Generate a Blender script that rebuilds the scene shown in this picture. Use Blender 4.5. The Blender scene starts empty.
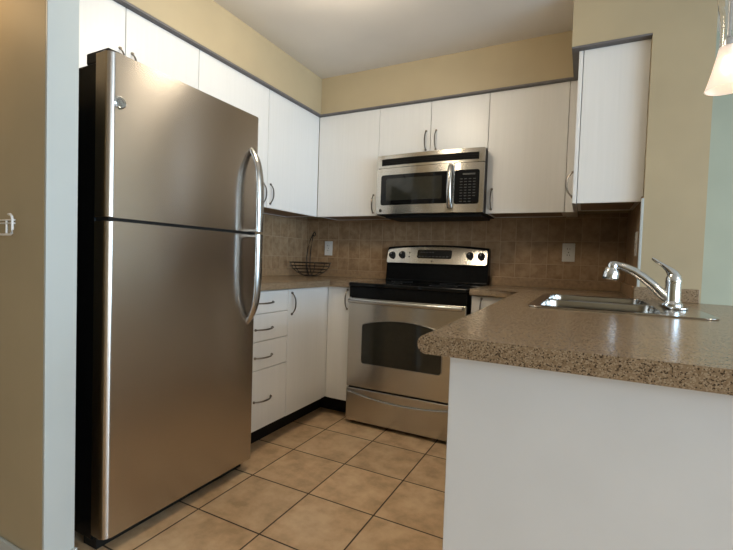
import bpy, bmesh, math, random
from mathutils import Vector, Matrix
random.seed(4)
C = bpy.context.scene.collection
S = bpy.context.scene
PI = math.pi

# ---------------------------------------------------------------- camera
cam_d = bpy.data.cameras.new('camera')
cam = bpy.data.objects.new('camera', cam_d); C.objects.link(cam)
rt = Vector((0.890214, 0.454343, 0.033041)); up = Vector((-0.045007, 0.015545, 0.998866)); bk = Vector((0.453314, -0.890691, 0.034287))
M = Matrix((rt, up, bk)).transposed().to_4x4()
M.translation = Vector((2.14344503, -3.04815247, 1.0565778))
cam.matrix_world = M
cam_d.sensor_width = 36.0; cam_d.sensor_fit = 'HORIZONTAL'
cam_d.lens = 425.8021 / 733.0 * 36.0
cam_d.clip_start = 0.02
S.camera = cam

# ---------------------------------------------------------------- world, lights, exposure
w = bpy.data.worlds.new('sky'); S.world = w; w.use_nodes = True
bg = w.node_tree.nodes['Background']
bg.inputs['Color'].default_value = (0.62, 0.78, 1.0, 1); bg.inputs['Strength'].default_value = 2.0

def area(name, loc, target, sx, sy, power, col):
    l = bpy.data.lights.new(name, 'AREA'); l.shape = 'RECTANGLE'; l.size = sx; l.size_y = sy
    l.energy = power; l.color = col
    o = bpy.data.objects.new(name, l); C.objects.link(o); o.location = loc
    o.rotation_euler = (Vector(target) - Vector(loc)).to_track_quat('-Z', 'Y').to_euler()
    return o
def point(name, loc, power, col, r=0.08):
    l = bpy.data.lights.new(name, 'POINT'); l.energy = power; l.color = col; l.shadow_soft_size = r
    o = bpy.data.objects.new(name, l); C.objects.link(o); o.location = loc
    return o
area('daylight_dining_window', (7.3, -3.0, 1.35), (0, -3.0, 1.35), 3.4, 1.7, 235, (0.56, 0.79, 1.0))
area('daylight_rear_window', (6.6, -6.3, 1.4), (2.2, -2.0, 1.0), 2.4, 1.6, 80, (0.80, 0.90, 1.0))
point('kitchen_ceiling_lamp', (1.14, -1.50, 2.27), 21, (1.0, 0.86, 0.66), 0.13)
point('hall_ceiling_lamp', (0.26, -2.58, 1.95), 3.6, (1.0, 0.66, 0.33), 0.10)
area('living_ceiling_lamp', (4.4, -2.6, 2.38), (4.4, -2.6, 0), 0.5, 0.5, 30, (1.0, 0.80, 0.55))
S.view_settings.view_transform = 'Standard'
S.view_settings.look = 'None'
S.view_settings.gamma = 1.0
S.view_settings.use_curve_mapping = False
S.view_settings.exposure = 0.08
S.cycles.max_bounces = 10
S.cycles.sample_clamp_indirect = 6.0
S.cycles.caustics_reflective = False
S.cycles.caustics_refractive = False

# ---------------------------------------------------------------- materials
def nt(name):
    m = bpy.data.materials.new(name); m.use_nodes = True
    n = m.node_tree.nodes; L = m.node_tree.links
    return m, n, L, n['Principled BSDF']
def pos(n, L, scale=(1, 1, 1), loc=(0, 0, 0)):
    g = n.new('ShaderNodeNewGeometry'); mp = n.new('ShaderNodeMapping')
    mp.inputs['Scale'].default_value = scale; mp.inputs['Location'].default_value = loc
    L.new(g.outputs['Position'], mp.inputs['Vector'])
    return mp.outputs['Vector']
def noise(n, L, vec, scale, detail=3, rough=0.5):
    t = n.new('ShaderNodeTexNoise'); t.inputs['Scale'].default_value = scale
    t.inputs['Detail'].default_value = detail; t.inputs['Roughness'].default_value = rough
    L.new(vec, t.inputs['Vector'])
    return t.outputs['Fac']
def ramp(n, L, fac, stops):
    r = n.new('ShaderNodeValToRGB'); e = r.color_ramp.elements
    while len(e) < len(stops): e.new(0.5)
    for k, (p, c) in enumerate(stops):
        e[k].position = p; e[k].color = (*c, 1)
    L.new(fac, r.inputs['Fac'])
    return r.outputs['Color']
def bump(n, L, b, height, strength, dist=0.002):
    u = n.new('ShaderNodeBump'); u.inputs['Strength'].default_value = strength; u.inputs['Distance'].default_value = dist
    L.new(height, u.inputs['Height']); L.new(u.outputs['Normal'], b.inputs['Normal'])
def mixc(n, L, fac, a, c, mode='MIX'):
    m = n.new('ShaderNodeMix'); m.data_type = 'RGBA'; m.blend_type = mode
    for sock, v in ((m.inputs[0], fac), (m.inputs[6], a), (m.inputs[7], c)):
        if isinstance(v, (int, float)): sock.default_value = v
        elif isinstance(v, tuple): sock.default_value = (*v, 1)
        else: L.new(v, sock)
    return m.outputs[2]

def paint(name, col, rough=0.55, var=0.05, sc=3.0, bmp=0.08):
    m, n, L, b = nt(name)
    f = noise(n, L, pos(n, L), sc, 3)
    c = ramp(n, L, f, [(0.3, tuple(x * (1 - var) for x in col)), (0.7, tuple(min(1, x * (1 + var)) for x in col))])
    L.new(c, b.inputs['Base Color']); b.inputs['Roughness'].default_value = rough
    h = noise(n, L, pos(n, L), 220, 2)
    bump(n, L, b, h, bmp, 0.001)
    return m
def plain(name, col, rough=0.4, metal=0.0, var=0.06, sc=40, spec=0.5):
    m, n, L, b = nt(name)
    f = noise(n, L, pos(n, L), sc, 2)
    c = ramp(n, L, f, [(0.3, tuple(x * (1 - var) for x in col)), (0.7, tuple(min(1, x * (1 + var)) for x in col))])
    L.new(c, b.inputs['Base Color']); b.inputs['Roughness'].default_value = rough; b.inputs['Metallic'].default_value = metal; b.inputs['Specular IOR Level'].default_value = spec
    return m
def steel(name, col, rough, scale, amp=0.12, bmp=0.0, aniso=0.0):
    m, n, L, b = nt(name)
    f = noise(n, L, pos(n, L, scale), 1.0, 4, 0.6)
    c = ramp(n, L, f, [(0.25, tuple(x * (1 - amp) for x in col)), (0.75, tuple(min(1, x * (1 + amp)) for x in col))])
    L.new(c, b.inputs['Base Color']); b.inputs['Metallic'].default_value = 1.0
    r = n.new('ShaderNodeMapRange'); r.inputs[3].default_value = rough * 0.92; r.inputs[4].default_value = rough * 1.08
    L.new(f, r.inputs[0]); L.new(r.outputs[0], b.inputs['Roughness'])
    if bmp: bump(n, L, b, f, bmp, 0.0005)
    if aniso:   # brush lines run level, so reflections smear up and down
        b.inputs['Anisotropic'].default_value = aniso
        cz = n.new('ShaderNodeCombineXYZ'); cz.inputs[2].default_value = 1.0
        L.new(cz.outputs[0], b.inputs['Tangent'])
    return m
def laminate(name):
    m, n, L, b = nt(name)
    f = noise(n, L, pos(n, L, (60, 60, 2.0)), 1.0, 4, 0.6)
    c = ramp(n, L, f, [(0.3, (0.745, 0.737, 0.715)), (0.7, (0.775, 0.765, 0.745))])
    L.new(c, b.inputs['Base Color']); b.inputs['Roughness'].default_value = 0.32
    bump(n, L, b, f, 0.03, 0.0006)
    return m
def counter(name):
    m, n, L, b = nt(name)
    p = pos(n, L)
    a = noise(n, L, p, 150, 3, 0.6)
    base = ramp(n, L, a, [(0.3, (0.22, 0.146, 0.083)), (0.7, (0.305, 0.217, 0.134))])
    v = n.new('ShaderNodeTexVoronoi'); v.inputs['Scale'].default_value = 500; L.new(p, v.inputs['Vector'])
    s = n.new('ShaderNodeSeparateColor'); L.new(v.outputs['Color'], s.inputs[0])
    dark = ramp(n, L, s.outputs[0], [(0.77, (0, 0, 0)), (0.83, (1, 1, 1))])
    light = ramp(n, L, s.outputs[1], [(0.72, (0, 0, 0)), (0.82, (1, 1, 1))])
    c1 = mixc(n, L, dark, base, (0.045, 0.028, 0.016))
    c2 = mixc(n, L, light, c1, (0.37, 0.28, 0.185))
    L.new(c2, b.inputs['Base Color']); b.inputs['Roughness'].default_value = 0.24
    return m
def grid_tile(name, ax, size, off, mortar, cols, grout, rough, cloud):
    """square-set tiles; ax = the two world axes the pattern lies in"""
    m, n, L, b = nt(name)
    g = n.new('ShaderNodeNewGeometry'); sp = n.new('ShaderNodeSeparateXYZ'); L.new(g.outputs['Position'], sp.inputs[0])
    lines = []; cells = []
    for k in (0, 1):
        s = n.new('ShaderNodeMath'); s.operation = 'SUBTRACT'; L.new(sp.outputs[ax[k]], s.inputs[0]); s.inputs[1].default_value = off[k]
        d = n.new('ShaderNodeMath'); d.operation = 'DIVIDE'; L.new(s.outputs[0], d.inputs[0]); d.inputs[1].default_value = size[k]
        fl = n.new('ShaderNodeMath'); fl.operation = 'FLOOR'; L.new(d.outputs[0], fl.inputs[0]); cells.append(fl.outputs[0])
        fr = n.new('ShaderNodeMath'); fr.operation = 'FRACT'; L.new(d.outputs[0], fr.inputs[0])
        h = n.new('ShaderNodeMath'); h.operation = 'SUBTRACT'; L.new(fr.outputs[0], h.inputs[0]); h.inputs[1].default_value = 0.5
        a = n.new('ShaderNodeMath'); a.operation = 'ABSOLUTE'; L.new(h.outputs[0], a.inputs[0])
        r = n.new('ShaderNodeMapRange'); L.new(a.outputs[0], r.inputs[0])
        e = mortar / size[k] * 0.5
        r.inputs[1].default_value = 0.5 - e * 1.5; r.inputs[2].default_value = 0.5 - e * 0.6
        lines.append(r.outputs[0])
    mx = n.new('ShaderNodeMath'); mx.operation = 'MAXIMUM'; L.new(lines[0], mx.inputs[0]); L.new(lines[1], mx.inputs[1])
    cb = n.new('ShaderNodeCombineXYZ'); L.new(cells[0], cb.inputs[0]); L.new(cells[1], cb.inputs[1])
    wn = n.new('ShaderNodeTexWhiteNoise'); L.new(cb.outputs[0], wn.inputs['Vector'])
    ad = n.new('ShaderNodeVectorMath'); ad.operation = 'MULTIPLY_ADD'
    L.new(wn.outputs['Color'], ad.inputs[0]); ad.inputs[1].default_value = (7, 7, 7); L.new(g.outputs['Position'], ad.inputs[2])
    f = noise(n, L, ad.outputs[0], cloud, 5, 0.6)
    col = ramp(n, L, f, [(0.34, cols[0]), (0.5, cols[1]), (0.66, cols[2])])
    tone = n.new('ShaderNodeMapRange'); tone.inputs[3].default_value = 0.92; tone.inputs[4].default_value = 1.06; L.new(wn.outputs['Value'], tone.inputs[0])
    vm = n.new('ShaderNodeVectorMath'); vm.operation = 'SCALE'; L.new(col, vm.inputs[0]); L.new(tone.outputs[0], vm.inputs['Scale'])
    c = mixc(n, L, mx.outputs[0], vm.outputs[0], grout)
    L.new(c, b.inputs['Base Color'])
    rr = n.new('ShaderNodeMapRange'); rr.inputs[3].default_value = rough; rr.inputs[4].default_value = 0.85; L.new(mx.outputs[0], rr.inputs[0])
    L.new(rr.outputs[0], b.inputs['Roughness'])
    inv = n.new('ShaderNodeMath'); inv.operation = 'SUBTRACT'; inv.inputs[0].default_value = 1.0; L.new(mx.outputs[0], inv.inputs[1])
    ml = n.new('ShaderNodeMath'); ml.operation = 'MULTIPLY_ADD'; L.new(f, ml.inputs[0]); ml.inputs[1].default_value = 0.12; L.new(inv.outputs[0], ml.inputs[2])
    bump(n, L, b, ml.outputs[0], 0.5, 0.0015)
    return m
def emit(name, col, strength):
    m, n, L, b = nt(name)
    b.inputs['Base Color'].default_value = (*col, 1); b.inputs['Emission Color'].default_value = (*col, 1)
    b.inputs['Emission Strength'].default_value = strength
    return m
def glass(name, col=(1, 1, 1), rough=0.02):
    m, n, L, b = nt(name)
    b.inputs['Base Color'].default_value = (*col, 1); b.inputs['Transmission Weight'].default_value = 1.0
    b.inputs['Roughness'].default_value = rough; b.inputs['IOR'].default_value = 1.45
    return m

MAT = dict(
    white=laminate('white_laminate'),
    beige=paint('beige_paint', (0.43, 0.35, 0.22)),
    teal=paint('pale_teal_paint', (0.38, 0.405, 0.325)),
    ceiling=paint('ceiling_paint', (0.76, 0.735, 0.70), 0.8, 0.05, 1.6, 0.2),
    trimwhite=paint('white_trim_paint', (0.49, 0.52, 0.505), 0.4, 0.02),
    panel=paint('white_panel_paint', (0.72, 0.73, 0.735), 0.45, 0.02, 8),
    floor=grid_tile('floor_tile', (0, 1), (0.3258, 0.3258), (0.7614, -0.8250), 0.006,
                    ((0.57, 0.37, 0.205), (0.74, 0.505, 0.295), (0.84, 0.62, 0.39)), (0.045, 0.025, 0.014), 0.36, 9),
    wood=paint('brown_wood_floor', (0.30, 0.21, 0.135), 0.5, 0.2, 6),
    tback=grid_tile('back_wall_tile', (0, 2), (0.10, 0.15), (0.025, 0.92), 0.003,
                    ((0.235, 0.142, 0.072), (0.30, 0.19, 0.102), (0.37, 0.25, 0.143)), (0.42, 0.305, 0.195), 0.45, 16),
    tside=grid_tile('side_wall_tile', (1, 2), (0.0965, 0.15), (0.018, 0.92), 0.003,
                    ((0.235, 0.142, 0.072), (0.30, 0.19, 0.102), (0.37, 0.25, 0.143)), (0.42, 0.305, 0.195), 0.45, 16),
    strip=paint('brown_strip_laminate', (0.30, 0.195, 0.108), 0.4, 0.18, 45),
    counter=counter('speckled_laminate'),
    fsteel=steel('fridge_brushed_steel', (0.53, 0.49, 0.45), 0.26, (3, 5, 160), 0.03, 0.0, 0.85),
    steel=steel('brushed_steel', (0.56, 0.53, 0.48), 0.22, (4, 4, 200), 0.04, 0.0, 0.8),
    bar=steel('satin_steel_bar', (0.50, 0.49, 0.47), 0.26, (60, 60, 60), 0.03),
    sinksteel=steel('sink_steel', (0.42, 0.40, 0.37), 0.18, (30, 30, 30), 0.05),
    chrome=plain('chrome', (0.70, 0.73, 0.76), 0.07, 1.0, 0.01),
    nickel=plain('dark_nickel', (0.20, 0.175, 0.15), 0.28, 1.0),
    black=plain('black_enamel', (0.006, 0.006, 0.006), 0.18, 0, 0.2, spec=0.12),
    blackmatte=plain('black_matte_plastic', (0.012, 0.011, 0.010), 0.55, 0, 0.2, spec=0.2),
    bglass=plain('black_glass', (0.005, 0.005, 0.005), 0.05, 0, 0.1, spec=0.28),
    oglass=plain('oven_glass', (0.022, 0.022, 0.017), 0.07, 0, 0.1),
    grille=plain('dark_grille', (0.008, 0.007, 0.006), 0.45, 0, 0.1, spec=0.1),
    print=plain('grey_print', (0.05, 0.048, 0.045), 0.5, 0, 0.05),
    plate=plain('white_plastic', (0.66, 0.65, 0.62), 0.35, 0, 0.02),
    slot=plain('dark_slot', (0.03, 0.03, 0.03), 0.6, 0, 0.1),
    wire=plain('black_wire', (0.018, 0.014, 0.012), 0.35, 0.4),
    wwire=plain('white_wire', (0.80, 0.78, 0.74), 0.35, 0, 0.03),
    kick=plain('black_kick', (0.012, 0.011, 0.010), 0.5, spec=0.15),
    under=plain('brown_underside_shade', (0.27, 0.19, 0.13), 0.5),  # brown stands in for shade on the white cabinets' undersides
    shadowgap=plain('soffit_shade_grey', (0.15, 0.14, 0.14), 0.6),  # shade below the soffit, given as a dark colour
    clear=glass('clear_glass'),
    diffuser=emit('lit_diffuser', (1.0, 0.88, 0.70), 2.5),
    bulb=emit('lit_bulb', (1.0, 0.80, 0.55), 14.0),
)
def shade_mat():
    m, n, L, b = nt('frosted_lit_glass')
    b.inputs['Base Color'].default_value = (0.95, 0.88, 0.82, 1); b.inputs['Roughness'].default_value = 0.4
    b.inputs['Transmission Weight'].default_value = 0.55
    b.inputs['Emission Color'].default_value = (1.0, 0.80, 0.66, 1); b.inputs['Emission Strength'].default_value = 0.30
    return m
MAT['shade'] = shade_mat()

# ---------------------------------------------------------------- mesh helpers
def NB(): return bmesh.new()
def box(bm, x0, x1, y0, y1, z0, z1, bev=0.0, seg=2):
    vs = [bm.verts.new((x, y, z)) for x in (x0, x1) for y in (y0, y1) for z in (z0, z1)]
    q = [(0, 1, 3, 2), (4, 6, 7, 5), (0, 4, 5, 1), (2, 3, 7, 6), (0, 2, 6, 4), (1, 5, 7, 3)]
    fs = [bm.faces.new([vs[i] for i in f]) for f in q]
    if bev > 0:
        es = list({e for f in fs for e in f.edges})
        bmesh.ops.bevel(bm, geom=es, offset=bev, segments=seg, affect='EDGES', profile=0.5)
    return bm
def frame_of(t, ref=Vector((0, 0, 1))):
    t = t.normalized()
    if abs(t.dot(ref)) > 0.97: ref = Vector((1, 0, 0)) if abs(t.x) < 0.9 else Vector((0, 1, 0))
    u = t.cross(ref).normalized(); v = u.cross(t).normalized()
    return u, v
def tube(bm, pts, r, seg=10, ref=Vector((0, 0, 1)), rb=None, closed=False, cap=True):
    """r along u (across ref), rb along v (towards ref); scalars or lists"""
    P = [Vector(p) for p in pts]; N = len(P); rings = []
    for i in range(N):
        if closed: t = P[(i + 1) % N] - P[i - 1]
        else: t = P[min(i + 1, N - 1)] - P[max(i - 1, 0)]
        u, v = frame_of(t, ref)
        ra = r[i] if isinstance(r, (list, tuple)) else r
        rv = ra if rb is None else (rb[i] if isinstance(rb, (list, tuple)) else rb)
        rings.append([bm.verts.new(P[i] + u * (math.cos(2 * PI * k / seg) * ra) + v * (math.sin(2 * PI * k / seg) * rv)) for k in range(seg)])
    for i in range(N if closed else N - 1):
        A, B = rings[i], rings[(i + 1) % N]
        for k in range(seg):
            bm.faces.new((A[k], A[(k + 1) % seg], B[(k + 1) % seg], B[k]))
    if cap and not closed:
        bm.faces.new(rings[0][::-1]); bm.faces.new(rings[-1])
    return bm
def cyl(bm, p0, p1, r0, r1=None, seg=20):
    return tube(bm, [p0, p1], [r0, r0 if r1 is None else r1], seg)
def lathe(bm, prof, c, seg=32, axis='z', close=True):
    rings = []
    for r, h in prof:
        ring = []
        for k in range(seg):
            a = 2 * PI * k / seg
            x, y = r * math.cos(a), r * math.sin(a)
            if axis == 'z': p = (c[0] + x, c[1] + y, c[2] + h)
            elif axis == '-y': p = (c[0] + x, c[1] - h, c[2] + y)
            elif axis == 'x': p = (c[0] + h, c[1] + x, c[2] + y)
            ring.append(bm.verts.new(p))
        rings.append(ring)
    for A, B in zip(rings, rings[1:]):
        for k in range(seg):
            bm.faces.new((A[k], A[(k + 1) % seg], B[(k + 1) % seg], B[k]))
    if close:
        bm.faces.new(rings[0][::-1]); bm.faces.new(rings[-1])
    return bm
def prism(bm, pts, axis, a0, a1, bev=0.0, seg=2):
    """outline pts extruded along axis; pts are the two other coordinates in x,y,z order"""
    def mk(p, a):
        if axis == 'x': return (a, p[0], p[1])
        if axis == 'y': return (p[0], a, p[1])
        return (p[0], p[1], a)
    A = [bm.verts.new(mk(p, a0)) for p in pts]; B = [bm.verts.new(mk(p, a1)) for p in pts]
    f0 = bm.faces.new(A); f1 = bm.faces.new(B[::-1])
    for k in range(len(pts)):
        j = (k + 1) % len(pts)
        bm.faces.new((A[k], B[k], B[j], A[j]))
    if bev > 0:
        es = list(set(f0.edges) | set(f1.edges))
        bmesh.ops.bevel(bm, geom=es, offset=bev, segments=seg, affect='EDGES', profile=0.5)
    return bm
def rrect(x0, x1, y0, y1, r, n=5):
    P = []
    for cx, cy, a0 in ((x1 - r, y1 - r, 0), (x0 + r, y1 - r, 90), (x0 + r, y0 + r, 180), (x1 - r, y0 + r, 270)):
        for k in range(n + 1):
            a = math.radians(a0 + 90 * k / n); P.append((cx + r * math.cos(a), cy + r * math.sin(a)))
    return P
def base_of(root):
    v = Vector((0, 0, 0)); o = root
    while o is not None:
        v += o.location; o = o.parent
    return v
def obj(name, bm, mat, parent=None, sharp=32, wn=True):
    bmesh.ops.recalc_face_normals(bm, faces=bm.faces[:])
    me = bpy.data.meshes.new(name)
    if parent is not None:
        off = base_of(parent)
    else:
        xs = [v.co for v in bm.verts]
        off = Vector(((min(p.x for p in xs) + max(p.x for p in xs)) / 2, (min(p.y for p in xs) + max(p.y for p in xs)) / 2, min(p.z for p in xs)))
    bmesh.ops.translate(bm, verts=bm.verts[:], vec=-off)
    bm.to_mesh(me); bm.free()
    me.polygons.foreach_set('use_smooth', [True] * len(me.polygons))
    me.set_sharp_from_angle(angle=math.radians(sharp))
    me.materials.append(MAT[mat])
    o = bpy.data.objects.new(name, me); C.objects.link(o)
    if wn: o.modifiers.new('weighted', 'WEIGHTED_NORMAL').keep_sharp = True
    if parent is not None: o.parent = parent
    else: o.location = off
    return o
def thing(name, label, cat, loc, group=None):
    o = bpy.data.objects.new(name, None); C.objects.link(o); o.location = loc
    o.empty_display_size = 0.05
    return tag(o, label, cat, group)
def tag(o, label, cat, group=None):
    o['label'] = label; o['category'] = cat
    if group: o['group'] = group
    return o
def struct(name, bm, mat, parent=None):
    o = obj(name, bm, mat, parent)
    if parent is None: o['kind'] = 'structure'
    return o
def cutout(o, cutters):
    """boolean holes in o, then the cutters are removed"""
    tmp = []
    o.modifiers.clear()
    for bm in cutters:
        me = bpy.data.meshes.new('cut'); bmesh.ops.recalc_face_normals(bm, faces=bm.faces[:]); bm.to_mesh(me); bm.free()
        c = bpy.data.objects.new('cut', me); C.objects.link(c); tmp.append(c)
        md = o.modifiers.new('b', 'BOOLEAN'); md.operation = 'DIFFERENCE'; md.solver = 'EXACT'; md.object = c
    dg = bpy.context.evaluated_depsgraph_get(); dg.update()
    me = bpy.data.meshes.new_from_object(o.evaluated_get(dg))
    o.modifiers.clear(); o.data = me; o.modifiers.new('weighted', 'WEIGHTED_NORMAL').keep_sharp = True
    for c in tmp: bpy.data.objects.remove(c)
    me.polygons.foreach_set('use_smooth', [True] * len(me.polygons))
    me.set_sharp_from_angle(angle=math.radians(32))

# ---------------------------------------------------------------- main sizes
ZC = 2.403            # ceiling
ZB, ZT = 1.377, 2.131 # wall cabinets
UF = 0.302            # their depth
BF = 0.626            # base cabinet fronts
X0, X1 = 0.811, 1.573 # range
RX = 2.0763           # right wall cabinet front
WX = 2.3774           # right wall face
WY = -0.7016          # right wall end
OV = 0.034            # soffit overhang
SY0, SY1 = -2.345, -2.255   # stub wall by the fridge
PX, PY = 1.917, -2.230      # peninsula carcass corner
CX, CY = 1.858, -2.256      # its worktop corner

# ---------------------------------------------------------------- structure
struct('floor', box(NB(), -2.0, 3.1, -7.0, 0.1, -0.1, 0), 'floor')
struct('floor_living', box(NB(), 3.1, 7.5, -7.0, 0.1, -0.1, 0), 'wood')
struct('ceiling', box(NB(), -2.0, 7.5, -7.0, 0.1, ZC, ZC + 0.1), 'ceiling')
struct('wall_back', box(NB(), -0.12, WX + 0.24, 0.0, 0.12, 0, ZC), 'beige')
struct('wall_left', box(NB(), -0.12, 0.0, SY1, 0.0, 0, ZC), 'beige')
sw = struct('wall_stub', box(NB(), -2.0, 0.69, SY0, SY1, 0, ZC), 'beige')
# pale slab closing the end of the stub wall beside the refrigerator
struct('stub_end_slab', box(NB(), 0.69, 0.702, SY0, SY1, 0.0, ZC, 0.003), 'trimwhite')
struct('baseboard_left', box(NB(), -2.0, 0.703, SY0 - 0.012, SY0, 0, 0.092, 0.004), 'trimwhite')
struct('baseboard_stub', box(NB(), 0.702, 0.712, SY0 - 0.012, SY1 + 0.004, 0, 0.088, 0.003), 'trimwhite')
struct('wall_right', box(NB(), WX, WX + 0.233, WY, 0.0, 0, ZC), 'beige')
struct('wall_dining', box(NB(), WX + 0.233, 3.5, 0.0, 0.12, 0, ZC), 'teal')
struct('wall_living', box(NB(), 3.5, 7.5, -0.06, 0.12, 0, ZC), 'beige')
struct('wall_hall', box(NB(), -2.1, -2.0, -7.0, SY0, 0, ZC), 'beige')
struct('wall_rear', box(NB(), -2.0, 7.5, -7.1, -7.0, 0, ZC), 'beige')
b = NB()
box(b, 7.5, 7.6, -7.0, -4.8, 0, ZC); box(b, 7.5, 7.6, -1.2, 0.1, 0, ZC)
box(b, 7.5, 7.6, -4.8, -1.2, 0, 0.4); box(b, 7.5, 7.6, -4.8, -1.2, 2.25, ZC)
struct('wall_window', b, 'teal')
b = NB()
for y in (-4.8, -3.02, -1.24): box(b, 7.5, 7.56, y, y + 0.05, 0.4, 2.25)
for z in (0.4, 2.2): box(b, 7.5, 7.56, -4.8, -1.2, z, z + 0.05)
struct('window_1', b, 'trimwhite')
# soffits (dropped ceiling box above the wall cabinets), overhanging the doors a little
so = 0.006
b = NB(); box(b, 0.0, UF + OV, SY1, 0.0, ZT + 0.010, ZC)
struct('soffit_left', b, 'beige')
b = NB(); box(b, UF + OV, RX - OV, -UF - OV, 0.0, ZT + 0.010, ZC)
struct('soffit_back', b, 'beige')
b = NB(); box(b, RX - OV, WX, WY, 0.0, ZT + 0.010, ZC)
struct('soffit_right', b, 'beige')
# dark grey strip put in as the shade under the soffit overhang
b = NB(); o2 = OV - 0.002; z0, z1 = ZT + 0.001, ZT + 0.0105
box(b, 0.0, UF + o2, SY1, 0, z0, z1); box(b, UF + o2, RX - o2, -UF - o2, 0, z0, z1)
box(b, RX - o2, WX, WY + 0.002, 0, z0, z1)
struct('soffit_shade', b, 'shadowgap')
# flush ceiling fitting that holds the kitchen lamp
b = NB(); lathe(b, [(0.150, -0.016), (0.150, 0.0)], (1.14, -1.50, ZC), 36)
cl = struct('ceiling_light', b, 'plate')
b = NB(); lathe(b, [(0.002, -0.060), (0.06, -0.056), (0.11, -0.042), (0.138, -0.016)], (1.14, -1.50, ZC), 36)
obj('diffuser', b, 'diffuser', cl, 60)
# tiled splashback
struct('tile_back', box(NB(), 0.008, WX - 0.008, -0.008, 0.0, 0.88, ZB + 0.02), 'tback')
struct('tile_left', box(NB(), 0.0, 0.008, -1.44, 0.0, 0.88, ZB + 0.02), 'tside')
struct('tile_right', box(NB(), WX - 0.008, WX, WY + 0.012, 0.0, 0.88, ZB + 0.02), 'tside')
struct('trim_3', box(NB(), WX - 0.010, WX + 0.001, WY - 0.003, WY + 0.012, 0.915, ZB + 0.01, 0.002), 'trimwhite')

# ---------------------------------------------------------------- cabinet parts
def arch_handle(parent, c, axis, out, length=0.125, bulge=0.028, r=0.0042):
    """arched wire pull with two round feet; axis = direction of its length, out = direction away from the door"""
    c, A, O = Vector(c), Vector(axis), Vector(out)
    bm = NB(); N = 14; pts = []; rad = []
    for k in range(N + 1):
        t = k / N * 2 - 1
        h = bulge * (1 - abs(t) ** 2.6)
        pts.append(c + A * (t * length / 2) + O * (h + 0.002)); rad.append(r * (0.8 + 0.35 * (1 - abs(t))))
    ref = O.cross(A)
    tube(bm, pts, rad, 8, ref)
    for s in (-1, 1):
        q = c + A * (s * length / 2)
        cyl(bm, q, q + O * 0.006, 0.0075, 0.006, 12)
        cyl(bm, q + O * 0.004, q + O * 0.010, 0.005, 0.0035, 10)
    return obj('handle', bm, 'nickel', parent)
def door_panel(parent, x0, x1, y0, y1, z0, z1, name='door'):
    return obj(name, box(NB(), x0, x1, y0, y1, z0, z1, 0.0018, 2), 'white', parent)
G = 0.0016   # half the gap between doors
DT = 0.019
def carcass(parent, x0, x1, y0, y1, z0, z1, skip=None):
    """hollow box of panels with the bottom set up a little inside a rim"""
    b = NB(); t = 0.016
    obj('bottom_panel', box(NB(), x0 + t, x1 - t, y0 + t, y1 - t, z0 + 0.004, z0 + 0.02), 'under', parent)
    box(b, x0, x1, y0, y1, z1 - t, z1)
    box(b, x0, x0 + t, y0, y1, z0, z1); box(b, x1 - t, x1, y0, y1, z0, z1)
    box(b, x0, x1, y0, y0 + t, z0, z1); box(b, x0, x1, y1 - t, y1, z0, z1)
    return obj('body', b, 'white', parent)

# ---- wall cabinets on the left wall (doors face +x)
def left_upper(label, y0, y1, z0, z1, seam, handles, group='white wall cabinets'):
    t = thing('wall_cabinet', label, 'cabinet', (UF / 2, (y0 + y1) / 2, z0), group)
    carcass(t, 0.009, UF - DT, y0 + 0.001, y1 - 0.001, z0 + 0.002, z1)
    ys = [y0] + seam + [y1]
    for k in range(len(ys) - 1):
        d = door_panel(t, UF - DT + 0.001, UF, ys[k] + G, ys[k + 1] - G, z0, z1)
        hy, hz = handles[k]
        if hy is not None: arch_handle(d, (UF, hy, hz), (0, 0, 1), (1, 0, 0))
    return t
left_upper('white double-door wall cabinet above the steel refrigerator', SY1 + 0.004, -1.4425, 1.79, ZT, [-1.843], [(-1.868, 1.882), (-1.812, 1.882)])
left_upper('tall white double-door wall cabinet on the left wall beside the refrigerator top', -1.4425, UF * -1, ZB, ZT, [-0.884], [(-0.922, 1.462), (-0.852, 1.468)])
# ---- back wall cabinets (doors face -y)
def back_upper(label, x0, x1, z0, z1, seam, handles, group='white wall cabinets'):
    t = thing('wall_cabinet', label, 'cabinet', ((x0 + x1) / 2, -UF / 2, z0), group)
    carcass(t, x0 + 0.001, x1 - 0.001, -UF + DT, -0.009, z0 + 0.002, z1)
    xs = [x0] + seam + [x1]
    for k in range(len(xs) - 1):
        d = door_panel(t, xs[k] + G, xs[k + 1] - G, -UF, -UF + DT - 0.001, z0, z1)
        hx, hz = handles[k]
        if hx is not None: arch_handle(d, (hx, -UF, hz), (0, 0, 1), (0, -1, 0))
    return t
back_upper('white single-door corner wall cabinet left of the microwave', UF + 0.001, X0, ZB, ZT, [], [(0.781, 1.462)])
back_upper('short white double-door wall cabinet above the microwave', X0, X1, 1.79, ZT, [1.192], [(1.160, 1.875), (1.230, 1.873)])
back_upper('white single-door wall cabinet right of the microwave', X1, 2.028, ZB, ZT, [], [(1.607, 1.466)])
struct('trim_4', box(NB(), 2.029, RX + DT, -UF + 0.004, -0.009, ZB, ZT), 'white')
# ---- right wall cabinet (door faces -x, its white side faces the camera)
t = thing('wall_cabinet', 'white wall cabinet on the right wall showing its plain side panel', 'cabinet', ((RX + WX) / 2, -0.5, ZB), 'white wall cabinets')
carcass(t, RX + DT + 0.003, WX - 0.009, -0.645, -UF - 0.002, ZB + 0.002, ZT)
obj('side_panel', box(NB(), RX + DT + 0.003, WX - 0.001, -0.6635, -0.6455, ZB, ZT, 0.0012), 'white', t)
d = door_panel(t, RX, RX + DT, -0.6635, -UF - 0.004, ZB, ZT)
arch_handle(d, (RX, -0.632, 1.478), (0, 0, 1), (-1, 0, 0))

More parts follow.
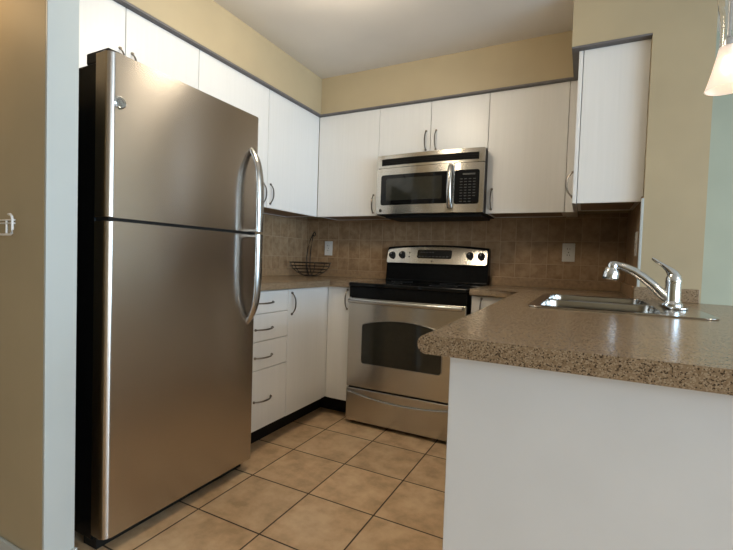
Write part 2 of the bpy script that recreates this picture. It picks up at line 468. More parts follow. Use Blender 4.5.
# ---- base cabinets
KZ = 0.128
BT = 0.876
def base_body(t, x0, x1, y0, y1):
    b = NB(); box(b, x0, x1, y0, y1, KZ - 0.004, BT)
    return obj('body', b, 'white', t)
# drawer unit
y0, y1 = -1.4290, -1.0560
t = thing('drawer_cabinet', 'white four-drawer base cabinet right beside the refrigerator', 'cabinet', (0.3, -1.25, 0), 'white base cabinets')
base_body(t, 0.010, BF - DT, y0, y1 - 0.001)
for z0, z1, hz in ((0.753, 0.874, 0.811), (0.605, 0.753, 0.671), (0.452, 0.605, 0.521), (KZ, 0.452, 0.287)):
    d = obj('drawer', box(NB(), BF - DT + 0.001, BF, y0, y1 - G, z0 + G, z1 - G, 0.0018), 'white', t)
    arch_handle(d, (BF, -1.262, hz), (0, 1, 0), (1, 0, 0), 0.135)
obj('kick_board', box(NB(), 0.3, BF - 0.110, y0, y1, 0.0, KZ - 0.004), 'kick', t)
# left base door
t = thing('base_cabinet', 'white single-door base cabinet in the left corner beside the drawers', 'cabinet', (0.3, -0.85, 0), 'white base cabinets')
base_body(t, 0.010, BF - DT, -1.0545, -0.610)
d = door_panel(t, BF - DT + 0.001, BF, -1.056 + G, -0.672, KZ, 0.874)
arch_handle(d, (BF, -1.022, 0.789), (0, 0, 1), (1, 0, 0))
obj('filler', box(NB(), BF - DT, BF - 0.004, -0.670, -0.600, KZ, 0.874), 'white', t)
obj('kick_board', box(NB(), 0.3, BF - 0.110, -1.0555, -0.50, 0.0, KZ - 0.004), 'kick', t)
# back base left of range
t = thing('base_cabinet', 'narrow white base cabinet between the left corner and the range', 'cabinet', (0.72, -0.3, 0), 'white base cabinets')
base_body(t, BF - DT + 0.001, X0 - 0.010, -0.595, -0.010)
d = door_panel(t, BF + 0.036, X0 - 0.010, -BF, -BF + DT, KZ, 0.874)
obj('filler', box(NB(), BF + 0.001, BF + 0.034, -BF + 0.004, -BF + DT, KZ, 0.874), 'white', t)
arch_handle(d, (0.776, -BF, 0.797), (0, 0, 1), (0, -1, 0))
obj('kick_board', box(NB(), BF - 0.109, X0 - 0.010, -BF + 0.120, -0.3, 0.0, KZ - 0.004), 'kick', t)
# back base right of range
t = thing('base_cabinet', 'white base cabinet right of the range, behind the peninsula', 'cabinet', (1.75, -0.3, 0), 'white base cabinets')
base_body(t, X1 + 0.006, PX + 0.45, -0.595, -0.010)
d = door_panel(t, X1 + 0.012, PX - 0.012, -BF, -BF + DT, KZ, 0.874)
arch_handle(d, (1.640, -BF, 0.80), (0, 0, 1), (0, -1, 0))
obj('kick_board', box(NB(), X1 + 0.006, PX, -BF + 0.120, -0.3, 0.0, KZ - 0.004), 'kick', t)
# peninsula
t = thing('peninsula_cabinet', 'white peninsula base cabinet carrying the sink worktop', 'cabinet', (2.2, -1.5, 0), 'white base cabinets')
b = NB()   # open-topped carcass so the bowls hang free inside
box(b, PX + DT, PX + DT + 0.016, PY + 0.02, -0.632, KZ, BT)
box(b, 2.60, 2.616, PY + 0.02, WY - 0.004, 0, BT)
box(b, PX + DT, 2.616, PY + 0.02, WY - 0.004, KZ, KZ + 0.016)
obj('body', b, 'white', t)
ys = [PY + 0.021, -1.70, -1.17, -0.634]
for k in range(3):
    d = door_panel(t, PX, PX + DT, ys[k] + G, ys[k + 1] - G, KZ, 0.874)
    arch_handle(d, (PX, ys[k + 1] - 0.05, 0.79), (0, 0, 1), (-1, 0, 0))
obj('kick_board', box(NB(), PX + 0.05, PX + 0.066, PY + 0.02, -0.632, 0, KZ), 'kick', t)
obj('end_panel', box(NB(), PX, 3.05, PY, PY + 0.018, 0.0, BT, 0.002), 'panel', t)

# ---------------------------------------------------------------- worktops
ZT0, ZT1 = 0.8775, 0.9155
r_ = 0.0175
# left L-shaped worktop
def worktop_mesh(pts, nosed):
    b = prism(NB(), pts, 'z', ZT0, ZT1)
    on = [(Vector(pts[k]), Vector(pts[(k + 1) % len(pts)])) for k in nosed]
    es = []
    for e in b.edges:
        p, q = e.verts[0].co, e.verts[1].co
        if abs(p.z - q.z) > 1e-4: continue
        for a, c in on:
            if {(round(p.x, 4), round(p.y, 4)), (round(q.x, 4), round(q.y, 4))} == {(round(a.x, 4), round(a.y, 4)), (round(c.x, 4), round(c.y, 4))}: es.append(e)
    bmesh.ops.bevel(b, geom=es, offset=0.0182, segments=6, affect='EDGES', profile=0.5)
    return b
wl = obj('worktop', worktop_mesh([(0.009, -1.428), (BF + 0.026, -1.428), (BF + 0.026, -BF - 0.026), (X0 - 0.008, -BF - 0.026), (X0 - 0.008, -0.009), (0.009, -0.009)], [1, 2]), 'counter')
tag(wl, 'brown speckled corner worktop carrying the wire basket, left of the range', 'worktop', 'speckled brown worktops')
b = NB(); box(b, 0.009, 0.027, -1.428, -0.010, ZT1, 0.972, 0.003); box(b, 0.027, X0 - 0.008, -0.027, -0.009, ZT1, 0.972, 0.003)
obj('backsplash_strip', b, 'strip', wl)
# right worktop with sink cut-out
pts = [(X1 + 0.004, -0.009), (X1 + 0.004, -BF - 0.026), (CX, -BF - 0.026), (CX, CY)]
pts += [(3.10, CY), (3.10, -1.20)]
for k in range(1, 6):
    a = k / 5 * PI / 2
    pts.append((2.618 + (3.10 - 2.618) * math.cos(a) ** 0.9, -1.20 + (1.20 - 0.722) * math.sin(a) ** 0.9))
pts += [(2.618, WY - 0.002), (WX - 0.009, WY - 0.002), (WX - 0.009, -0.009)]
wr = obj('worktop', worktop_mesh(pts, [1, 2]), 'counter')
tag(wr, 'brown speckled peninsula worktop around the steel sink', 'worktop', 'speckled brown worktops')
SX0, SX1, SKY0, SKY1 = 1.975, 2.508, -1.498, -0.738
b = NB(); prism(b, rrect(SX0 + 0.02, SX1 - 0.02, SKY0 + 0.02, SKY1 - 0.02, 0.04), 'z', 0.8, 1.0)
cutout(wr, [b])
b = NB(); box(b, X1 + 0.004, WX - 0.009, -0.027, -0.009, ZT1, 0.976, 0.003)
box(b, WX - 0.027, WX - 0.009, WY + 0.014, -0.027, ZT1, 0.976, 0.003)
obj('backsplash_strip', b, 'strip', wr)
b = NB(); box(b, WX - 0.022, 2.600, WY - 0.022, WY - 0.003, ZT1, 0.976, 0.003)
obj('end_splash', b, 'counter', wr)['label'] = 'grey speckled end splash'

# ---------------------------------------------------------------- sink
t = thing('sink', 'stainless double-bowl sink set into the peninsula worktop', 'sink', ((SX0 + SX1) / 2, (SKY0 + SKY1) / 2, 0.73))
ymid = (SKY0 + SKY1) / 2
rim = obj('rim', prism(NB(), rrect(SX0, SX1, SKY0, SKY1, 0.045, 7), 'z', ZT1 + 0.0005, ZT1 + 0.0055, 0.0024, 3), 'sinksteel', t)
bowls = [(SX0 + 0.035, SX1 - 0.125, SKY0 + 0.035, ymid - 0.018), (SX0 + 0.035, SX1 - 0.125, ymid + 0.018, SKY1 - 0.035)]
cs = []
for x0, x1, yy0, yy1 in bowls:
    b = NB(); prism(b, [(p[0] - base_of(t).x * 0, p[1]) for p in rrect(x0, x1, yy0, yy1, 0.05, 8)], 'z', 0.8, 1.0); cs.append(b)
cutout(rim, cs)
for x0, x1, yy0, yy1 in bowls:
    b = NB(); prev = None
    for ins, z in ((-0.004, ZT1 + 0.0062), (0.003, ZT1 + 0.003), (0.006, 0.895), (0.012, 0.77), (0.030, 0.748), (0.07, 0.742)):
        ring = [b.verts.new((p[0], p[1], z)) for p in rrect(x0 + ins, x1 - ins, yy0 + ins, yy1 - ins, max(0.02, 0.05 - ins * 0.3), 8)]
        if prev:
            for k in range(len(ring)):
                j = (k + 1) % len(ring); b.faces.new((prev[k], prev[j], ring[j], ring[k]))
        prev = ring
    b.faces.new(prev)
    bo = obj('bowl', b, 'sinksteel', t, 50)
    b = NB(); lathe(b, [(0.043, 0.0), (0.043, 0.003), (0.034, 0.003), (0.030, -0.004 + 0.005), (0.004, 0.001)], ((x0 + x1) / 2, (yy0 + yy1) / 2, 0.7422), 24)
    obj('drain', b, 'chrome', bo)
# ---- faucet
FX, FY = 2.440, -1.143
FZ = ZT1 + 0.006
t = thing('faucet', 'chrome single-lever kitchen faucet on the sink deck', 'faucet', (FX, FY, FZ))
b = NB(); prism(b, [(FX + p[0], FY + p[1]) for p in rrect(-0.030, 0.030, -0.125, 0.125, 0.029, 8)], 'z', FZ, FZ + 0.008, 0.003, 3)
obj('base_plate', b, 'chrome', t)
b = NB(); lathe(b, [(0.033, 0.006), (0.033, 0.012), (0.027, 0.018), (0.0245, 0.026), (0.0245, 0.088), (0.0255, 0.092), (0.0255, 0.097), (0.024, 0.108), (0.018, 0.120), (0.006, 0.127)], (FX, FY, FZ), 28)
obj('body', b, 'chrome', t)
b = NB()   # spout: rises steeply out of the body and bows over to the left
P = [Vector((2.425, FY, 0.951)), Vector((2.402, FY, 0.972)), Vector((2.376, FY, 1.000)), Vector((2.345, FY, 1.027)), Vector((2.312, FY, 1.050)), Vector((2.280, FY, 1.064)), Vector((2.252, FY, 1.072)), Vector((2.234, FY, 1.071))]
tube(b, P, [0.016, 0.0175, 0.0175, 0.0165, 0.0155, 0.0145, 0.0135, 0.0125], 14, Vector((0, 1, 0)))
obj('spout', b, 'chrome', t)
b = NB()
ax = Vector((-0.16, 0, -1)).normalized(); P0 = Vector((2.246, FY, 1.081))
tube(b, [P0, P0 + ax * 0.006, P0 + ax * 0.014, P0 + ax * 0.022, P0 + ax * 0.030, P0 + ax * 0.040, P0 + ax * 0.060, P0 + ax * 0.068], [0.009, 0.017, 0.019, 0.0185, 0.024, 0.028, 0.029, 0.024], 18, Vector((0, 1, 0)))
obj('spray_head', b, 'chrome', t)
b = NB()
tube(b, [(2.446, FY, FZ + 0.105), (2.436, FY, FZ + 0.124), (2.420, FY, FZ + 0.141), (2.402, FY, FZ + 0.156), (2.384, FY, FZ + 0.168), (2.370, FY, FZ + 0.179)], [0.020, 0.018, 0.0105, 0.0065, 0.0065, 0.0045], 12, Vector((0, 1, 0)), rb=[0.020, 0.016, 0.011, 0.008, 0.0085, 0.005])
obj('lever', b, 'chrome', t)

# ---------------------------------------------------------------- refrigerator
FF, FY0, FY1, FT, FS = 0.7144, -2.1693, -1.4355, 1.728, 1.168
t = thing('refrigerator', 'stainless top-freezer refrigerator with black sides against the left wall', 'refrigerator', (0.37, (FY0 + FY1) / 2, 0))
b = NB(); box(b, 0.03, 0.635, FY0 + 0.006, FY1 - 0.004, 0.035, FT - 0.028, 0.004)
obj('body', b, 'black', t)
def fridge_door(z0, z1, name):
    b = NB(); rr = 0.024; n = 8
    P = [(0.643, FY1), (0.643, FY0)]
    for k in range(n + 1):
        a = -PI / 2 + k / n * PI / 2; P.append((FF - rr + rr * math.cos(a), FY0 + rr + rr * math.sin(a)))
    rr = 0.012
    for k in range(n + 1):
        a = k / n * PI / 2; P.append((FF - rr + rr * math.cos(a), FY1 - rr + rr * math.sin(a)))
    prism(b, P, 'z', z0, z1, 0.004, 2)
    return obj(name, b, 'fsteel', t, 25)
fz = fridge_door(FS + 0.006, FT, 'freezer_door')
fd = fridge_door(0.058, FS - 0.006, 'door')
obj('gasket', box(NB(), 0.632, 0.645, FY0 + 0.012, FY1 - 0.012, 0.07, FT - 0.02), 'blackmatte', t)
obj('door_gap_trim', box(NB(), 0.640, FF - 0.006, FY0 + 0.008, FY1 - 0.006, FS - 0.006, FS + 0.006), 'blackmatte', t)
obj('base_grille', box(NB(), 0.58, 0.655, FY0 + 0.012, FY1 - 0.012, 0.004, 0.052), 'blackmatte', t)
for yy in (FY0 + 0.05, FY1 - 0.05):
    for xx in (0.62, 0.1): obj('leg', cyl(NB(), (xx, yy, 0.0), (xx, yy, 0.04), 0.02), 'blackmatte', t)
b = NB(); box(b, 0.575, 0.698, FY0 + 0.006, FY0 + 0.060, FT - 0.028, FT + 0.012, 0.006, 3)
obj('hinge_cover', b, 'blackmatte', t)
def fridge_handle(parent, zfar, zend):
    HY = -1.487
    b = NB(); N = 22; pts = []; ra = []; rb = []
    for k in range(N + 1):
        s = k / N
        s = s ** 1.6; h = 0.066 * (1 - (1 - s) ** 6)
        pts.append((FF - 0.004 + h, HY, zfar + (zend - zfar) * s)); ra.append(0.0200 - 0.010 * (1 - s) ** 12); rb.append(0.0120)
    tube(b, pts, ra, 14, Vector((1, 0, 0)), rb=rb)
    z2 = zend
    box(b, FF - 0.002, FF + 0.062, HY - 0.010, HY + 0.010, min(z2, z2 + math.copysign(0.012, zfar - zend)), max(z2, z2 + math.copysign(0.012, zfar - zend)), 0.003)
    return obj('handle', b, 'bar', parent)
fridge_handle(fz, 1.566, FS + 0.006)
fridge_handle(fd, 0.738, FS - 0.007)
b = NB(); lathe(b, [(0.021, 0.0), (0.021, 0.003), (0.018, 0.0045), (0.0165, 0.003), (0.003, 0.003)], (FF - 0.0005, -2.130, 1.565), 28, 'x')
bd = obj('badge', b, 'chrome', fz)
b = NB()   # monogram-like swirl on the round badge
tube(b, [(FF + 0.003, -2.130 + 0.011 * math.cos(a), 1.565 + 0.011 * math.sin(a)) for a in [i / 10 * 1.7 * PI for i in range(11)]], 0.0012, 6, Vector((1, 0, 0)))
tube(b, [(FF + 0.003, -2.130 + 0.005 * math.cos(a), 1.565 + 0.005 * math.sin(a)) for a in [1 + i / 10 * 1.5 * PI for i in range(11)]], 0.0010, 6, Vector((1, 0, 0)))
obj('emblem', b, 'nickel', bd)

# ---------------------------------------------------------------- range
RF = -0.66
t = thing('range', 'stainless freestanding electric range with black glass cooktop', 'range', ((X0 + X1) / 2, -0.34, 0))
xa, xb = X0 - 0.004, X1 - 0.008
obj('body', box(NB(), xa, xb, -0.628, -0.030, 0.02, 0.888, 0.003), 'black', t)
ct = obj('cooktop', box(NB(), xa - 0.001, xb + 0.001, -0.665, -0.085, 0.889, 0.914, 0.006, 3), 'bglass', t)
for bx, by, br in ((1.0, -0.50, 0.10), (1.38, -0.50, 0.085), (1.0, -0.24, 0.075), (1.38, -0.24, 0.10)):
    b = NB(); lathe(b, [(br, 0.0), (br, 0.0006), (br - 0.003, 0.0006), (br - 0.003, 0.0)], (bx, by, 0.9138), 40, close=False)
    obj('burner_ring', b, 'print', ct)
obj('front_rail', box(NB(), xa, xb, -0.655, -0.629, 0.818, 0.888, 0.003), 'black', t)
# oven door: black inner slab, steel skin with arched-top window
def arch_rect(x0, x1, z0, z1, rise, r=0.018):
    P = []
    for k in range(5):
        a = PI + k / 4 * PI / 2; P.append((x0 + r + r * math.cos(a), z0 + r + r * math.sin(a)))
    for k in range(5):
        a = 1.5 * PI + k / 4 * PI / 2; P.append((x1 - r + r * math.cos(a), z0 + r + r * math.sin(a)))
    P.append((x1, z1 - r)); P.append((x1 - r * 0.35, z1 - r * 0.3))
    for k in range(13):
        s = k / 12; x = x1 - r - (x1 - x0 - 2 * r) * s
        P.append((x, z1 + rise * (1 - (2 * s - 1) ** 2)))
    P.append((x0 + r * 0.35, z1 - r * 0.3)); P.append((x0, z1 - r))
    return P
od = obj('oven_door', box(NB(), xa, xb, RF, -0.630, 0.246, 0.815, 0.005, 3), 'steel', t)
WP = arch_rect(0.912, 1.432, 0.405, 0.655, 0.034)
b = NB(); prism(b, WP, 'y', RF - 0.004, RF - 0.0003, 0.0012, 2)
obj('oven_window', b, 'oglass', od)
b = NB()   # raised thin steel lip round the glass
loop = [(p[0], RF - 0.003, p[1]) for p in arch_rect(0.909, 1.435, 0.402, 0.658, 0.034)]
tube(b, loop, 0.0026, 6, Vector((0, 1, 0)), closed=True)
obj('window_lip', b, 'bar', od)
b = NB()
N = 24; hp = []; hr = []
for k in range(N + 1):
    s = k / N; u = 2 * s - 1
    hp.append((0.824 + (1.547 - 0.824) * s, RF - 0.028 - 0.022 * (1 - abs(u) ** 3), 0.800)); hr.append(0.0125)
tube(b, hp, hr, 12, Vector((0, 0, 1)), rb=0.0145)
for x in (0.842, 1.529): box(b, x - 0.013, x + 0.013, RF - 0.032, RF + 0.002, 0.789, 0.811, 0.004)
obj('handle', b, 'bar', od)
# storage drawer with a bowed pull ledge
dr = obj('storage_drawer', box(NB(), xa, xb, RF, -0.630, 0.024, 0.236, 0.005, 3), 'steel', t)
b = NB(); N = 20; top = []; 
for k in range(N + 1):
    s = k / N; u = 2 * s - 1
    top.append((xa + 0.012 + (xb - xa - 0.024) * s, RF - 0.001 - 0.0 * u, 0.176 + 0.036 * u * u))
tube(b, top, 0.011, 10, Vector((0, 0, 1)), rb=0.007)
obj('pull_ledge', b, 'bar', dr)
obj('foot_rail', box(NB(), xa + 0.02, xb - 0.02, -0.60, -0.05, 0.0, 0.020), 'blackmatte', t)
# back guard
b = NB()
P = [(xa, 0.9145)]
P = [(xa, 0.889), (xb, 0.889), (xb, 1.150)]
for k in range(13):
    s = k / 12; u = 1 - 2 * s
    P.append((xa + 0.006 + (xb - xa - 0.012) * (1 - s), 1.166 + 0.018 * (1 - u * u)))
P.append((xa, 1.150))
prism(b, P, 'y', -0.078, -0.012, 0.004, 2)
bgd = obj('back_guard', b, 'black', t)
b = NB(); P = arch_rect(xa + 0.006, xb - 0.006, 1.046, 1.150, 0.020, 0.014)
prism(b, P, 'y', -0.086, -0.077, 0.003, 2)
cp = obj('control_panel', b, 'steel', bgd)
b = NB(); prism(b, rrect(1.051, 1.309, 1.086, 1.148, 0.012), 'y', -0.088, -0.085, 0.001)
dsp = obj('display', b, 'bglass', bgd)
b = NB()
for i in range(9): box(b, 1.062 + i * 0.026, 1.078 + i * 0.026, -0.0888, -0.0875, 1.097, 1.102)
obj('key_print', b, 'print', dsp)
b = NB()
for i in range(5): box(b, 1.075 + i * 0.022, 1.088 + i * 0.022, -0.0888, -0.0875, 1.128, 1.132)
obj('readout', b, 'print', dsp)
for kx, kz in ((0.853, 1.106), (0.932, 1.110), (1.437, 1.113), (1.516, 1.110)):
    b = NB(); lathe(b, [(0.025, 0.0), (0.025, 0.006), (0.020, 0.010), (0.019, 0.024), (0.016, 0.028), (0.003, 0.028)], (kx, -0.085, kz), 24, '-y')
    k_ = obj('knob', b, 'blackmatte', bgd)
    b = NB(); box(b, kx - 0.0012, kx + 0.0012, -0.1140, -0.1125, kz + 0.004, kz + 0.016)
    obj('pointer', b, 'plate', k_)
b = NB(); lathe(b, [(0.008, 0), (0.008, 0.002), (0.003, 0.003)], (1.169, -0.0855, 1.066), 20, '-y')
obj('badge', b, 'nickel', bgd)
b = NB()
for i in range(2): lathe(b, [(0.006, 0), (0.006, 0.0008), (0.002, 0.0008)], (0.99, -0.0858, 1.095 + i * 0.03), 12, '-y')
obj('indicator_print', b, 'print', bgd)

b = NB(); box(b, xa + 0.004, xb - 0.004, -0.118, -0.078, 0.914, 0.926, 0.004); obj('guard_trim', b, 'bglass', bgd)
def lean(o):    # the upper guard leans back towards the wall
    for v in o.data.vertices:
        dz = max(0.0, v.co.z - 1.035)
        v.co.y += dz * 0.30 + (-0.028 if v.co.y + 0.34 > -0.34 and o is not bgd else 0.0)
    for c in o.children: lean(c)
for v in bgd.data.vertices:
    if v.co.y < 0.28: v.co.y -= 0.028
for v in bgd.data.vertices:
    if v.co.y < 0.28: v.co.y += max(0.0, v.co.z - 1.035) * 0.30
for c in bgd.children:
    if c.name.split('.')[0] != 'guard_trim': lean(c)

# ---------------------------------------------------------------- microwave over the range
t = thing('microwave', 'stainless over-the-range microwave hung under the short cabinet', 'microwave', ((X0 + X1) / 2, -0.2, 1.385))
mx0, mx1, mz0, mz1 = 0.850, 1.577, 1.372, 1.772
b = NB(); box(b, mx0 + 0.002, mx1 - 0.001, -0.380, -0.012, mz0, mz1, 0.004)
box(b, mx0 + 0.05, mx1 - 0.02, -0.345, -0.06, mz0 - 0.018, mz0 + 0.002, 0.004)
obj('body', b, 'blackmatte', t)
def bow(x):     # how far the steel front bows out, greatest mid-width
    u = (x - (mx0 + mx1) / 2) / ((mx1 - mx0) / 2)
    return 0.020 * (1 - u * u)
def bowed_slab(b, x0, x1, z0, z1, yf, yb, n=18, bev=0.0025):
    P = [(x0 + (x1 - x0) * k / n, yf - bow(x0 + (x1 - x0) * k / n)) for k in range(n + 1)] + [(x1, yb), (x0, yb)]
    prism(b, P, 'z', z0, z1, bev, 2)
    return b
def bowed_sheet(b, outline, yf, th):
    """a thin plate with outline (x,z) following the bow"""
    A = [b.verts.new((x, yf - bow(x), z)) for x, z in outline]; B = [b.verts.new((x, yf - bow(x) + th, z)) for x, z in outline]
    b.faces.new(A); b.faces.new(B[::-1])
    for k in range(len(A)):
        j = (k + 1) % len(A); b.faces.new((A[k], A[j], B[j], B[k]))
    return b
def rr_fine(x0, x1, z0, z1, r, n=14):
    P = rrect(x0, x1, z0, z1, r, 5); out = []
    for k in range(len(P)):
        a, c = P[k], P[(k + 1) % len(P)]
        out.append(a)
        if abs(a[0] - c[0]) > 0.05:
            for i in range(1, n): out.append((a[0] + (c[0] - a[0]) * i / n, a[1] + (c[1] - a[1]) * i / n))
    return out
YF = -0.394
gp = obj('vent_panel', bowed_slab(NB(), mx0, mx1, 1.686, mz1, YF, -0.379), 'steel', t)
SPLIT = 1.394
md = obj('door', bowed_slab(NB(), mx0, SPLIT - 0.001, mz0 + 0.004, 1.683, YF, -0.379), 'steel', t)
pn = obj('control_panel', bowed_slab(NB(), SPLIT + 0.001, mx1, mz0 + 0.004, 1.683, YF, -0.379, 8), 'steel', t)
def strips(b, x0, x1, z0, z1, y, th, n=16, r=0.0):
    xs = [x0 + r + (x1 - x0 - 2 * r) * k / n for k in range(n + 1)]
    if r > 0:
        c = [r * (1 - math.cos(a * PI / 12)) for a in range(6)]
        xs = [x0 + v for v in c] + xs + [x1 - v for v in c[::-1]]
    cols = []
    for x in xs:
        q = min(x - x0, x1 - x); ins = 0.0
        if r > 0 and q < r: ins = r - math.sqrt(max(0, r * r - (r - q) ** 2))
        yy = y - bow(x)
        cols.append([b.verts.new(p) for p in ((x, yy, z0 + ins), (x, yy, z1 - ins), (x, yy + th, z1 - ins), (x, yy + th, z0 + ins))])
    for A, B in zip(cols, cols[1:]):
        for i in range(4): b.faces.new((A[i], A[(i + 1) % 4], B[(i + 1) % 4], B[i]))
    b.faces.new(cols[0]); b.faces.new(cols[-1][::-1])
    return b
gl = obj('vent_grille', strips(NB(), 0.886, 1.543, 1.702, 1.746, YF - 0.0015, 0.002), 'grille', gp)
b = NB()
for i in range(3): strips(b, 0.890, 1.539, 1.709 + i * 0.011, 1.7155 + i * 0.011, YF - 0.0035, 0.002)
obj('slat', b, 'black', gl)
dg_ = strips(NB(), 0.884, 1.360, 1.435, 1.638, YF - 0.0016, 0.003, 16, 0.016)
obj('window', dg_, 'bglass', md)
obj('window_screen', strips(NB(), 0.925, 1.318, 1.466, 1.612, YF - 0.0022, 0.002, 16, 0.012), 'oglass', md)
b = NB(); hp = []
for k in range(21):
    s = k / 20; u = 2 * s - 1
    hp.append((1.374, YF - bow(1.374) - 0.006 - 0.030 * (1 - u * u) ** 0.7, 1.408 + 0.262 * s))
tube(b, hp, [0.013] * 21, 14, Vector((1, 0, 0)), rb=0.0165)
obj('handle', b, 'bar', md)
kp = obj('keypad', strips(NB(), 1.397, 1.550, 1.428, 1.640, YF - 0.0016, 0.003, 8, 0.014), 'bglass', pn)
b = NB()
obj('clock_window', strips(NB(), 1.448, 1.524, 1.608, 1.618, YF - 0.0024, 0.001, 4), 'print', kp)
for r in range(9):
    for c_ in range(4 if r > 1 else 3):
        x = 1.432 + c_ * 0.0265
        strips(b, x, x + 0.016, 1.441 + r * 0.0175, 1.4455 + r * 0.0175, YF - 0.0024, 0.001, 1)
obj('key_print', b, 'print', kp)
b = NB(); lathe(b, [(0.011, 0), (0.011, 0.002), (0.004, 0.003)], (0.884, YF - bow(0.884), 1.400), 20, '-y')
obj('badge', b, 'nickel', md)

# ---------------------------------------------------------------- outlets
def outlet(label, c, axis):
    """axis: 'y' on the back wall facing -y, 'x' on the right wall facing -x"""
    t = thing('wall_outlet', label, 'outlet', c, 'white wall outlets')
    def put(name, w, h, d0, d1, dz, mat, parent, bev=0.0, dw=0.0):
        b = NB()
        if axis == 'y': box(b, c[0] + dw - w / 2, c[0] + dw + w / 2, c[1] - d1, c[1] - d0, c[2] + dz - h / 2, c[2] + dz + h / 2, bev)
        else: box(b, c[0] - d1, c[0] - d0, c[1] + dw - w / 2, c[1] + dw + w / 2, c[2] + dz - h / 2, c[2] + dz + h / 2, bev)
        return obj(name, b, mat, parent)
    p = put('cover_plate', 0.074, 0.118, 0, 0.006, 0, 'plate', t, 0.002)
    for s in (-1, 1):
        r = put('receptacle', 0.034, 0.028, 0.005, 0.008, s * 0.020, 'plate', t, 0.002)
        for dw, hh in ((-0.007, 0.011), (0.007, 0.008)): put('slot', 0.0028, hh, 0.0075, 0.0086, s * 0.020 + 0.003, 'slot', r, 0, dw)
    put('screw', 0.006, 0.006, 0.005, 0.0072, 0, 'slot', t)
    return t
outlet('white wall outlet on the back tile above the wire basket', (0.233, -0.008, 1.147), 'y')
outlet('white wall outlet on the back tile right of the range', (2.052, -0.008, 1.150), 'y')
outlet('white wall outlet seen edge-on on the side wall by the sink', (WX - 0.008, -0.590, 1.180), 'x')

# ---------------------------------------------------------------- wire fruit basket with banana hook
BX, BY, BZ = 0.172, -0.185, ZT1
t = thing('fruit_basket', 'black wire fruit basket with tall banana hook on the corner worktop', 'basket', (BX, BY, BZ))
def ring(b, r, z, rr, seg=36): tube(b, [(BX + r * math.cos(2 * PI * k / seg), BY + r * math.sin(2 * PI * k / seg), z) for k in range(seg)], rr, 6, closed=True)
b = NB(); ring(b, 0.165, BZ + 0.108, 0.0045); obj('rim', b, 'wire', t)
b = NB(); ring(b, 0.055, BZ + 0.0045, 0.004); obj('base_ring', b, 'wire', t)
b = NB()
for r, z in ((0.158, 0.082), (0.142, 0.057), (0.112, 0.031)): ring(b, r, BZ + z, 0.0026)
obj('wire_hoops', b, 'wire', t)
b = NB()
for k in range(6):
    a = 2 * PI * k / 6 + 0.3
    tube(b, [(BX + r * math.cos(a), BY + r * math.sin(a), BZ + z) for r, z in ((0.165, 0.108), (0.158, 0.082), (0.142, 0.057), (0.112, 0.031), (0.080, 0.013), (0.056, 0.005))], 0.0028, 6)
obj('wire_ribs', b, 'wire', t)
b = NB()
hx, hy = BX - 0.075, BY + 0.085
for q in (-0.014, 0.014):
    tube(b, [(BX - 0.03 + q, BY + 0.045, BZ + 0.006), (hx + q, hy, BZ + 0.07), (hx - 0.014 + q * 1.2, hy + 0.015, BZ + 0.15), (hx - 0.006 + q * 1.1, hy + 0.015, BZ + 0.23), (hx + 0.016 + q * 0.7, hy + 0.010, BZ + 0.30), (hx + 0.040, hy, BZ + 0.350), (hx + 0.058, hy - 0.010, BZ + 0.362), (hx + 0.074, hy - 0.02, BZ + 0.350), (hx + 0.078, hy - 0.025, BZ + 0.334), (hx + 0.070, hy - 0.03, BZ + 0.325), (hx + 0.062, hy - 0.03, BZ + 0.333)], 0.0038, 8)
obj('banana_hook', b, 'wire', t)

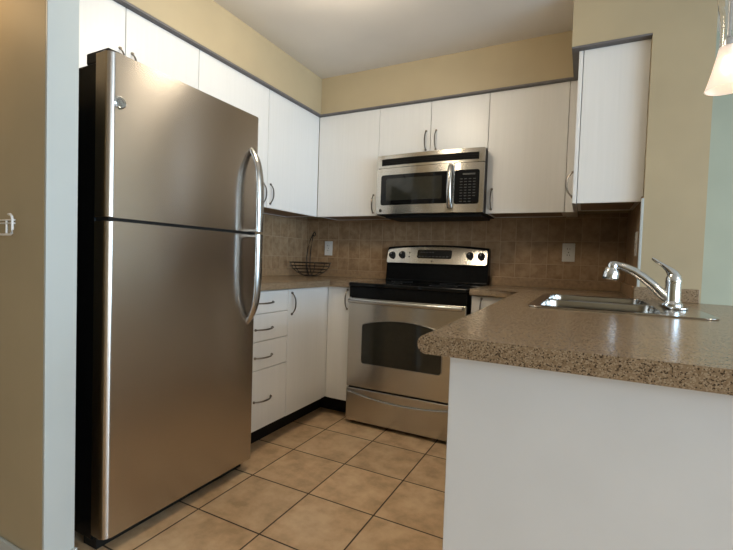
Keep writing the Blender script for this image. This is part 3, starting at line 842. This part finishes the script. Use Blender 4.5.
# ---------------------------------------------------------------- white wire rack on the left wall
WYr = SY0
t = thing('wall_rack', 'small white wire rack hanging on the beige wall at far left', 'rack', (0.40, WYr, 1.09))
b = NB()
for z in (1.148, 1.138): tube(b, [(0.22, WYr - 0.004, z), (0.528, WYr - 0.004, z)], 0.0028, 8)
obj('back_rail', b, 'wwire', t)
yf = WYr - 0.026
for x in (0.25, 0.36, 0.478):
    pts = [(x, WYr - 0.004, 1.150), (x, WYr - 0.004, 1.106), (x, WYr - 0.010, 1.100), (x, yf, 1.100)]
    obj('hook_arm', tube(NB(), pts, 0.0032, 8), 'wwire', t)
b = NB()
tube(b, [(0.22, yf, 1.100), (0.553, yf, 1.100), (0.563, yf, 1.105), (0.566, yf, 1.116), (0.566, yf, 1.146), (0.562, yf, 1.157), (0.553, yf, 1.163), (0.542, yf, 1.163)], 0.0036, 8)
obj('front_rail', b, 'wwire', t)

# ---------------------------------------------------------------- pendant lamp over the peninsula
LX, LY, LZ = 2.490, -1.45, 1.592
t = thing('pendant_lamp', 'lit glass pendant lamp with flared frosted shade above the peninsula', 'lamp', (LX, LY, LZ))
b = NB(); th = 0.003   # frosted flared shade, open below
lathe(b, [(0.050, 0.0), (0.044, 0.020), (0.035, 0.055), (0.026, 0.095), (0.021, 0.122), (0.018, 0.122), (0.023, 0.095), (0.032, 0.055), (0.041, 0.020), (0.047, 0.0), (0.050, 0.0)], (LX, LY, LZ), 36, close=False)
obj('lamp_shade', b, 'shade', t, 60)
b = NB()   # clear upper flare, waisted
lathe(b, [(0.0215, 0.118), (0.0205, 0.145), (0.0205, 0.17), (0.024, 0.21), (0.030, 0.25), (0.036, 0.285), (0.034, 0.285), (0.028, 0.25), (0.022, 0.21), (0.0185, 0.17), (0.0185, 0.145), (0.0195, 0.118), (0.0215, 0.118)], (LX, LY, LZ), 36, close=False)
obj('clear_glass', b, 'clear', t, 60)
b = NB(); lathe(b, [(0.006, 0.095), (0.011, 0.100), (0.012, 0.14), (0.008, 0.148), (0.0045, 0.155), (0.0045, 0.275)], (LX, LY, LZ), 20)
obj('socket_rod', b, 'chrome', t)
b = NB(); lathe(b, [(0.004, 0.272), (0.030, 0.274), (0.034, 0.282), (0.034, 0.290), (0.022, 0.297), (0.020, 0.330), (0.008, 0.340), (0.003, 0.345)], (LX, LY, LZ), 28)
obj('cap', b, 'chrome', t)
b = NB(); cyl(b, (LX, LY, LZ + 0.34), (LX, LY, ZC - 0.02), 0.0025, seg=8); obj('cord', b, 'plate', t)
b = NB(); lathe(b, [(0.055, -0.022), (0.055, -0.006), (0.05, 0.0)], (LX, LY, ZC), 28); obj('canopy', b, 'chrome', t)
b = NB(); lathe(b, [(0.002, 0.045), (0.009, 0.050), (0.012, 0.062), (0.010, 0.078), (0.006, 0.096)], (LX, LY, LZ), 18)
obj('bulb', b, 'bulb', t, 60)
